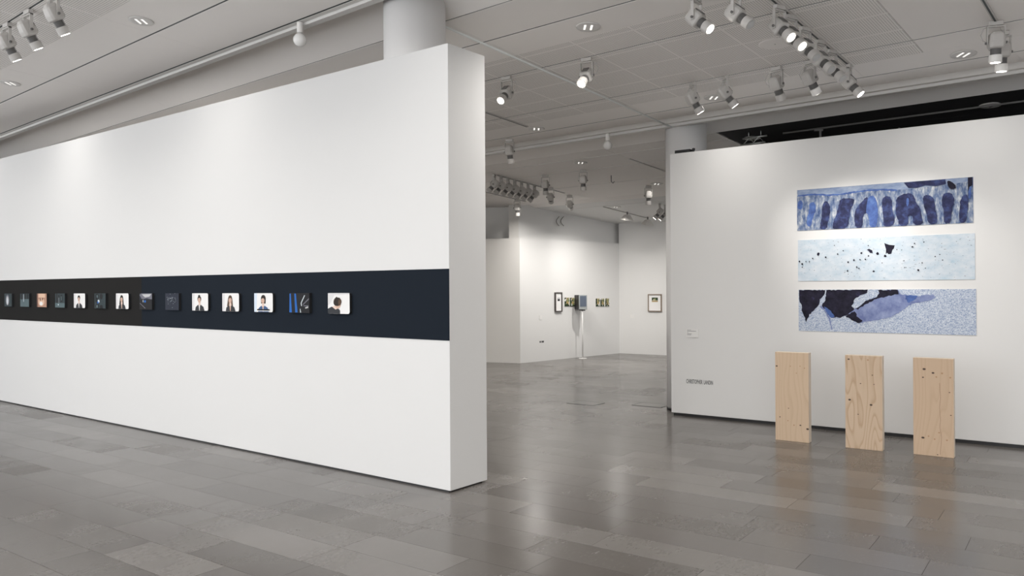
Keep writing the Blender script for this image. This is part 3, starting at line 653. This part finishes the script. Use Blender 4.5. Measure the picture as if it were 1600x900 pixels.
art3 = [(SNOW, None),
 (INK, Z3([(93, 479), (335, 478), (318, 520), (285, 560), (272, 600), (235, 640), (188, 678), (175, 715), (160, 738), (143, 690), (118, 640), (120, 600), (98, 575)])),
 (SHADE, Z3([(300, 605), (330, 640), (372, 705), (395, 800), (378, 802), (355, 710), (315, 640), (280, 610)])),
 (INK, Z3([(345, 479), (690, 478), (685, 505), (630, 522), (580, 550), (557, 612), (585, 640), (525, 680), (460, 700), (380, 708), (335, 650), (300, 605), (330, 560)])),
 (SHADE, Z3([(600, 747), (560, 722), (505, 692), (580, 640), (680, 570), (775, 530), (780, 479), (930, 479), (960, 512), (1090, 528), (1208, 516), (1222, 545), (1190, 562), (1100, 580), (1030, 600), (960, 650), (900, 692), (800, 718), (700, 735)])),
 (INK, Z3([(770, 479), (928, 479), (935, 512), (850, 530), (770, 548), (690, 585), (610, 635), (560, 622), (600, 632), (660, 575), (760, 535), (785, 505)])),
 (INK, Z3([(500, 692), (580, 650), (600, 690), (650, 735), (600, 747), (555, 722)])), (MDB, Z3([(990, 520), (1090, 528), (1060, 560), (1015, 585), (990, 550)])),
 (MDB, Z3([(318, 615), (372, 640), (410, 690), (380, 706), (340, 660)]))]
for lab, art, (x0, x1, yt0, yt1, yb0, yb1) in (('wide blue print with a row of dark arch shapes, topmost on the wall', art1, (1246, 1521.5, 296.8, 276.8, 361.2, 347.5)),
        ('wide pale print with scattered black specks, between the two blue prints', art2, (1247, 1523.5, 375, 364.8, 439, 437)),
        ('wide print of dark ink shapes over blue snow, lowest on the wall', art3, (1247.5, 1525, 452.6, 451.6, 517, 523.8))):
    ta = RWL.hit(x0, 400)[0]; tb = RWL.hit(x1, 400)[0]
    zt_ = (RWL.hit(x0, yt0)[1] + RWL.hit(x1, yt1)[1]) / 2; zb_ = (RWL.hit(x0, yb0)[1] + RWL.hit(x1, yb1)[1]) / 2
    me = poly_layers('wide_print', tb - ta, zt_ - zb_, art, depth=.004, side=pw)
    tag(link('wide_print', me, None, RWL.mat((ta + tb) / 2, (zt_ + zb_) / 2, .0005)), lab, 'print', 'three wide prints')
cu = bpy.data.curves.new('lettering', 'FONT'); cu.body = 'CHRISTOPHER LANDIN'; cu.size = 1; cu.extrude = .004; cu.offset = .008; cu.space_character = 1.06; cu.space_word = 1.7
tmp = bpy.data.objects.new('tmp', cu); COL.objects.link(tmp); bpy.context.view_layer.update()
me = bpy.data.meshes.new_from_object(tmp.evaluated_get(bpy.context.evaluated_depsgraph_get())); bpy.data.objects.remove(tmp)
xs = [v.co.x for v in me.vertices]; ys = [v.co.y for v in me.vertices]
ta, zl = RWL.hit(1072.5, 598.6); tb, _ = RWL.hit(1114, 600); zh = RWL.hit(1072.5, 592.2)[1]
sx = (tb - ta) / (max(xs) - min(xs)); sy = (zh - zl) / (max(ys) - min(ys))
for v in me.vertices: v.co.x = (v.co.x - min(xs)) * sx; v.co.y = (v.co.y - min(ys)) * sy; v.co.z = (v.co.z + .004) * .1
me.materials.clear(); me.materials.append(BLACK)
tag(link('wall_lettering', me, None, RWL.mat(ta, zl, .0006)), 'small black capital lettering low on the print wall', 'lettering')
def card(w, x0, x1, y0, y1, label, lines, name='label_card', group=None, cat='label'):
    ta, z1 = w.hit(x0, y0); tb, z0 = w.hit(x1, y1); wd, h = tb - ta, z1 - z0
    lay = [(flat('card', (.72, .71, .695), .5), None)] + [(flat('card_ink', (.25, .25, .25)), rc(a, b_, c, d)) for a, b_, c, d in lines]
    return tag(link(name, poly_layers(name, wd, h, lay, depth=.006, side=flat('card', (.72, .71, .695))), None, w.mat((ta + tb) / 2, (z0 + z1) / 2, .0005)), label, cat, group)
card(RWL, 1072, 1092, 513.5, 527.5, 'small white label card with grey text beside the prints', [(.1, .42, .12, .16), (.1, .8, .24, .30), (.1, .2, .40, .44), (.1, .45, .56, .61), (.1, .42, .68, .73)])
# black bar and small clip on the top edge of the print wall
ta = RWL.hit(1053, 237)[0]; tb = RWL.hit(1077, 237)[0]
tag(link('black_bar', box('black_bar', ta, tb, 3.16, 3.20, -.10, -.02, BLACK, .004), None, RWL.mat(0, 0)), 'flat black bar lying on top of the print wall by the column', 'bar')
tcl = RWL.hit(1081, 234)[0]
tag(link('cable_clip', lathe('cable_clip', [(.012, 3.16), (.012, 3.178), (.018, 3.182), (.018, 3.205), (.008, 3.21)], BLACK, 12), None, Matrix.Translation(RWL.p(tcl, 0, -.05))), 'tiny black clip on top of the print wall', 'clip')
# fittings in the dark room seen over the print wall
d0 = cp(4.35, 9.62, -.16)
e = empty('lighting_truss', Matrix.Translation(d0) @ Matrix.Rotation(math.atan2(-U.y, -U.x), 4, 'Z')); tag(e, 'small metal lighting truss hanging behind the round column', 'truss')
for y, z in ((-.06, 0), (.06, 0), (0, .09)): link('chord', tube('chord', [(0, y, z), (.32, y, z)], .012, STEEL), e)
for k in range(2):
    x = .03 + k * .125
    link('lacing', tube('lacing', [(x, -.06, 0), (x + .06, 0, .09), (x + .12, .06, 0), (x + .06, -.06, 0)], .006, STEEL, 6), e)
for k in range(2): link('hanger', tube('hanger', [(.08 + .16 * k, 0, .09), (.08 + .16 * k, 0, .2)], .006, STEEL, 6), e)
e = tag(link('ceiling_rail', tube('ceiling_rail', [cp(3.9, 9.80, -.02), cp(-3.0, 9.80, -.02)], .012, FIXD), None), 'long thin rail under the shaded ceiling', 'rail')
pb = cp(*at(1277, 195))
br = empty('rail_bracket', Matrix.Translation(cp(at(1277, 197)[0], 9.80, -.03))); tag(br, 'small grey bracket hanging from the rail under shaded ceiling', 'bracket')
link('plate', box('plate', -.05, .05, -.015, .015, -.02, 0, FIXD), br); link('arm', box('arm', .01, .03, -.012, .012, -.16, -.02, FIXD), br)
e = empty('steel_clamp', Matrix.Translation(cp(at(1411, 196)[0], 10.1, -.06)) @ Matrix.Rotation(.5, 4, 'Y')); tag(e, 'pair of short steel bars hanging over the print wall', 'clamp')
for k in (0, 1): link('bar', box('bar', -.012 + .05 * k, .012 + .05 * k, -.012, .012, -.22, .0, STEEL), e)

# ---------------------------------------------------------------- three standing timber blocks
def wood(name, seed, grain, colr):
    m = mat(name, colr, .62, spec=.3); g = NT(m)
    tc = g.n('ShaderNodeTexCoord').outputs['Object']
    mp = g.n('ShaderNodeMapping'); mp.inputs['Location'].default_value = (seed * 1.7, seed * .9, seed * 2.3); g.l(tc, mp.inputs['Vector'])
    st = g.n('ShaderNodeMapping'); st.inputs['Scale'].default_value = (1, 1, .16); g.l(mp.outputs[0], st.inputs['Vector'])
    big = g.noise(st.outputs[0], 5.0, 2, .4)
    sep = g.n('ShaderNodeSeparateXYZ'); g.l(tc, sep.inputs[0])
    rings = g.math('FRACT', g.math('ADD', g.math('MULTIPLY', big, 15 if grain else 9), g.math('MULTIPLY', sep.outputs['X'], 10 if grain else 22)))
    line = g.ramp(rings, [(0, (0, 0, 0)), (.55, (.12, .12, .12)), (.86, (1, 1, 1)), (1, (0, 0, 0))])
    c = g.mix(g.math('MULTIPLY', line, .62 if grain else .26), colr, (.40, .26, .15))
    fb = g.n('ShaderNodeMapping'); fb.inputs['Scale'].default_value = (1, 1, .03); g.l(mp.outputs[0], fb.inputs['Vector'])
    c = g.mix(g.math('MULTIPLY', g.noise(fb.outputs[0], 160, 3), .22), c, (.42, .30, .20))
    vo = g.n('ShaderNodeTexVoronoi', feature='F1'); vo.inputs['Scale'].default_value = 13; 
    flat2 = g.n('ShaderNodeMapping'); flat2.inputs['Scale'].default_value = (1, .25, 1); g.l(mp.outputs[0], flat2.inputs['Vector']); g.l(flat2.outputs[0], vo.inputs['Vector'])
    sc = g.n('ShaderNodeSeparateColor'); g.l(vo.outputs['Color'], sc.inputs[0])
    size = g.math('MULTIPLY', g.math('POWER', sc.outputs[0], 2.5), .16)
    kn = g.math('LESS_THAN', vo.outputs['Distance'], size); kn = g.math('MULTIPLY', kn, g.math('GREATER_THAN', sc.outputs[1], .35))
    c = g.mix(g.math('MULTIPLY', kn, g.math('ADD', g.math('MULTIPLY', sc.outputs[2], .5), .4)), c, (.10, .055, .03))
    g.l(c, g.b.inputs['Base Color']); return m
ends = mat('pale_end_grain', (.66, .57, .47), .7)
BD = Vector((.82, -.572)); BN = Vector((-.572, -.82))         # along the face; out of the face
knots = {0: [(.05, .16, .010, 1), (.46, .155, .008, 0), (.75, .15, .007, 0), (.88, .17, .008, 0), (.14, .735, .007, 1), (.75, .81, .009, 1), (.96, .845, .013, 1), (.38, .77, .008, 0), (.56, .815, .009, 0), (.40, .63, .006, 1), (.64, .23, .007, 0)],
         1: [(.10, .045, .010, 1), (.62, .045, .010, 0), (.12, .48, .012, 1), (.70, .52, .012, 1), (.42, .30, .006, 1), (.78, .30, .005, 1), (.35, .63, .006, 1)],
         2: [(.28, .115, .013, 1), (.50, .15, .011, 1), (.25, .20, .008, 1), (.72, .15, .011, 0), (.92, .19, .010, 0), (.58, .19, .009, 0), (.24, .82, .013, 1), (.38, .80, .009, 0), (.53, .825, .009, 0), (.83, .825, .010, 0), (.90, .34, .006, 1), (.93, .57, .006, 1), (.64, .755, .009, 0), (.60, .98, .006, 1)]}
KN = {1: mat('dark_knot', (.055, .032, .02), .6), 0: mat('pale_knot', (.40, .24, .13), .6)}
for k, (bl, lab) in enumerate((((2.653, 8.051), 'pale timber block with small knots and streaked centre, next to the lettering'), ((3.19, 7.643), 'pale timber block with bold wavy grain, between the other two blocks'), ((3.681, 7.324), 'pale timber block with many dark knots and a long crack'))):
    w, h, d = .328, .889, .092
    m4 = Matrix.Identity(4); m4.col[0] = (BD.x, BD.y, 0, 0); m4.col[1] = (-BN.x, -BN.y, 0, 0); m4.translation = (bl[0], bl[1], 0)
    wm = wood('spruce_face_%d' % k, 3.1 * k + 1, k == 1, ((.60, .455, .325), (.60, .46, .335), (.575, .425, .30))[k])
    me = box('timber_block', 0, w, 0, d, 0, h, wm, .0025)
    me.materials.append(ends)
    for p in me.polygons:
        if abs(p.normal.x) > .8 or p.normal.z > .8: p.material_index = 1
    e = tag(link('timber_block', me, None, m4), lab, 'timber block', 'three standing timber blocks')
    for s, t, r, dk in knots[k]:
        kme = mesh('knot', [(s * w + r * .8 * math.cos(a * .5236) * (1.3 if dk else 1), -.0006, h * (1 - t) + r * .7 * math.sin(a * .5236)) for a in range(12)], [tuple(range(12))], KN[dk])
        link('knot', kme, e)
    if k == 2:
        pts = [(.66, .25), (.68, .40), (.655, .50), (.675, .62), (.66, .70), (.70, .80), (.665, .98)]
        vs = [(s * w - .0014, -.0006, h * (1 - t)) for s, t in pts] + [(s * w + .0014, -.0006, h * (1 - t)) for s, t in pts]; n = len(pts)
        link('crack', mesh('crack', vs, [(i, n + i, n + i + 1, i + 1) for i in range(n - 1)], mat('crack', (.25, .15, .08))), e)

# ---------------------------------------------------------------- far room: frames, photographs, monitor on a pole, labels
def framed(wl_, x0, x1, y0, y1, label, art, mcol):
    ta, z1 = wl_.hit(x0, y0); tb, z0 = wl_.hit(x1, y1); w, h = tb - ta, z1 - z0; f = .022
    e = empty('framed_picture', wl_.mat((ta + tb) / 2, (z0 + z1) / 2, .0)); tag(e, label, 'picture')
    b = bmesh.new()
    for a0, a1, b0, b1 in ((-w / 2, w / 2, h / 2 - f, h / 2), (-w / 2, w / 2, -h / 2, -h / 2 + f), (-w / 2, -w / 2 + f, -h / 2 + f, h / 2 - f), (w / 2 - f, w / 2, -h / 2 + f, h / 2 - f)):
        me = box('t', a0, a1, b0, b1, .001, .035, mcol); b.from_mesh(me); bpy.data.meshes.remove(me)
    me = bpy.data.meshes.new('frame'); b.to_mesh(me); b.free(); me.materials.append(mcol); link('frame', me, e)
    link('mount', poly_layers('mount', w - 2 * f, h - 2 * f, art, depth=.018, side=pw), e, Matrix.Translation((0, 0, .002)))
green, leaf, amber, ochre = flat('deep_green', (.03, .05, .025)), flat('leaf_green', (.22, .25, .12)), flat('amber', (.42, .28, .10)), flat('straw', (.52, .46, .34))
frm = mat('dark_frame', (.06, .05, .045), .5); frm2 = mat('brown_frame', (.22, .17, .13), .5)
framed(W1, 866, 877, 456.8, 487, 'tall narrow dark framed picture on the far wall', [(pw, None), (pgr, rc(.32, .78, .24, .44)), (pdk, rc(.36, .74, .32, .44)), (pgr, ell(.55, .30, .12, .04))], frm)
framed(W2, 1013, 1034.5, 459.5, 487, 'brown framed picture with a small landscape, right of the far corner', [(pw, None), (green, rc(.25, .76, .16, .44)), (leaf, ell(.52, .28, .08, .07)), (ochre, ell(.42, .30, .05, .06)), (amber, rc(.25, .76, .39, .44)), (ochre, rc(.25, .76, .34, .38))], frm2)
def photo(x0, x1, y0, y1, label, seed, grp):
    ta, z1 = W1.hit(x0, y0); tb, z0 = W1.hit(x1, y1); r_ = random.Random(seed)
    lay = [(ochre, None), (green, [(0, .05), (.35, .0), (.4, .6), (.2, .8), (0, .75)]), (amber, rc(.45, .75, .1, .8)), (leaf, ell(.75, .3, .2, .25)), (green, [(0, 1), (0, .8), (.5, .72), (1, .9), (1, 1)])]
    lay += [((green, pdk, pw, leaf)[r_.randrange(4)], ell(r_.random(), r_.random(), .05 + .1 * r_.random(), .04 + .12 * r_.random(), 8)) for _ in range(9)]
    tag(link('photograph', poly_layers('photograph', tb - ta, z1 - z0, lay, depth=.012, side=pw), None, W1.mat((ta + tb) / 2, (z0 + z1) / 2, .001)), label, 'photograph', grp)
photo(881.3, 889, 464.8, 478.2, 'small photograph in the pair, beside the narrow frame', 1, 'pair of photographs on the far wall'); photo(889.8, 897.3, 465, 478.2, 'small photograph in the pair, beside the monitor', 2, 'pair of photographs on the far wall')
for k, (a, b_) in enumerate(((930, 936.4), (937.2, 943.6), (944.8, 951.2))): photo(a, b_, 466.2, 478.6, ('small photograph in the row of three, next to the monitor', 'small photograph in the middle of the row of three', 'small photograph in the row of three, next to the corner')[k], 5 + k, 'row of three photographs on the far wall')
card(W1, 842.3, 846.8, 493, 499.5, 'tiny white label card left of the narrow frame', [], group=None)
card(W2, 985, 991.5, 491.5, 497, 'tiny white label card near the far corner', [])
ta, z1 = W1.hit(843, 532.8); tb, z0 = W1.hit(850, 535.2)
b = bmesh.new()
for k in range(9):
    if k == 3: continue
    x = (tb - ta) * k / 9; me = box('t', x, x + (tb - ta) / 11, 0, z1 - z0, 0, .001, BLACK); b.from_mesh(me); bpy.data.meshes.remove(me)
me = bpy.data.meshes.new('wall_lettering'); b.to_mesh(me); b.free(); me.materials.append(BLACK)
tag(link('wall_lettering', me, None, W1.mat(ta, z0, .0005)), 'tiny dark lettering low on the far wall', 'lettering')
tm = W1.hit(910, 475)[0]; pm = W1.p(tm, 0) * .978
dd = pm.y; zz = lambda py: EYE + (450 - py - ROLL * 108) / FPX * dd
MS = 15.2 / FPX * dd
e = empty('monitor', Matrix.Translation((pm.x, pm.y, 0)) @ Matrix.Rotation(math.radians(16), 4, 'Z')); tag(e, 'grey box monitor on a thin floor pole by the far wall', 'monitor')
z0, z1 = zz(483.5), zz(461); mw = MS * .88; casec, screen = mat('monitor_case', (.30, .32, .32), .4), mat('monitor_screen', (.10, .12, .16), .15)
link('case', box('case', -mw / 2, mw / 2, -.02, .26, z0, z1, mat('monitor_back', (.03, .03, .033), .5), .008), e)
link('bezel', box('bezel', -mw / 2, mw / 2, -.045, -.02, z0, z1, casec, .005), e)
link('screen', box('screen', -mw * .39, mw * .39, -.049, -.044, z0 + (z1 - z0) * .2, z1 - (z1 - z0) * .06, screen), e)
link('shelf', box('shelf', -mw * .5, mw * .3, -.02, .2, z0 - .03, z0 - .004, FIXD), e)
link('pole', lathe('pole', [(.013, .012), (.013, z0 - .03)], mat('pole_white', (.62, .61, .6), .4), 12), e); link('base', lathe('base', [(.09, 0), (.09, .008), (.02, .014)], mat('pole_white', (.62, .61, .6)), 24, smooth=False), e)
# two cable loops high on the far wall
for k in (0, 1):
    pts = []
    for j in range(9):
        px, py = 879.5 - 4.5 * math.sin(math.pi * j / 8) + 7 * k - 1, 338 + 14.5 * j / 8
        t, z = W1.hit(px, py); pts.append(W1.p(t, z, -.09))
    tag(link('cable_loop', tube('cable_loop', pts, .009, mat('loop_grey', (.22, .21, .2), .5), 6)), 'thin curved grey cable loop high on the far wall', 'cable', 'pair of cable loops')
# floor hatch frames
def hatch(px0, px1, py0, py1, label):
    a, b_ = fl(px0, py1), fl(px1, py0); c = (a + b_) / 2; L = (b_ - a).length
    e = empty('floor_hatch', Matrix.Translation((c.x, c.y, 0)) @ Matrix.Rotation(math.atan2(-T.y, -T.x), 4, 'Z')); tag(e, label, 'hatch')
    w, h = .42, .30
    link('lid', box('lid', -w / 2 + .01, w / 2 - .01, -h / 2 + .01, h / 2 - .01, 0, .0025, STONE), e)
    for x0, x1, y0, y1 in ((-w / 2, w / 2, -h / 2, -h / 2 + .008), (-w / 2, w / 2, h / 2 - .008, h / 2), (-w / 2, -w / 2 + .008, -h / 2, h / 2), (w / 2 - .008, w / 2, -h / 2, h / 2)):
        link('rim', box('rim', x0, x1, y0, y1, 0, .003, JOINT), e)
hatch(1000, 1034, 629, 637, 'dark rimmed floor hatch by the round column'); hatch(900, 930, 627, 633, 'thin rimmed floor hatch in the middle of the passage')
bpy.context.view_layer.update()
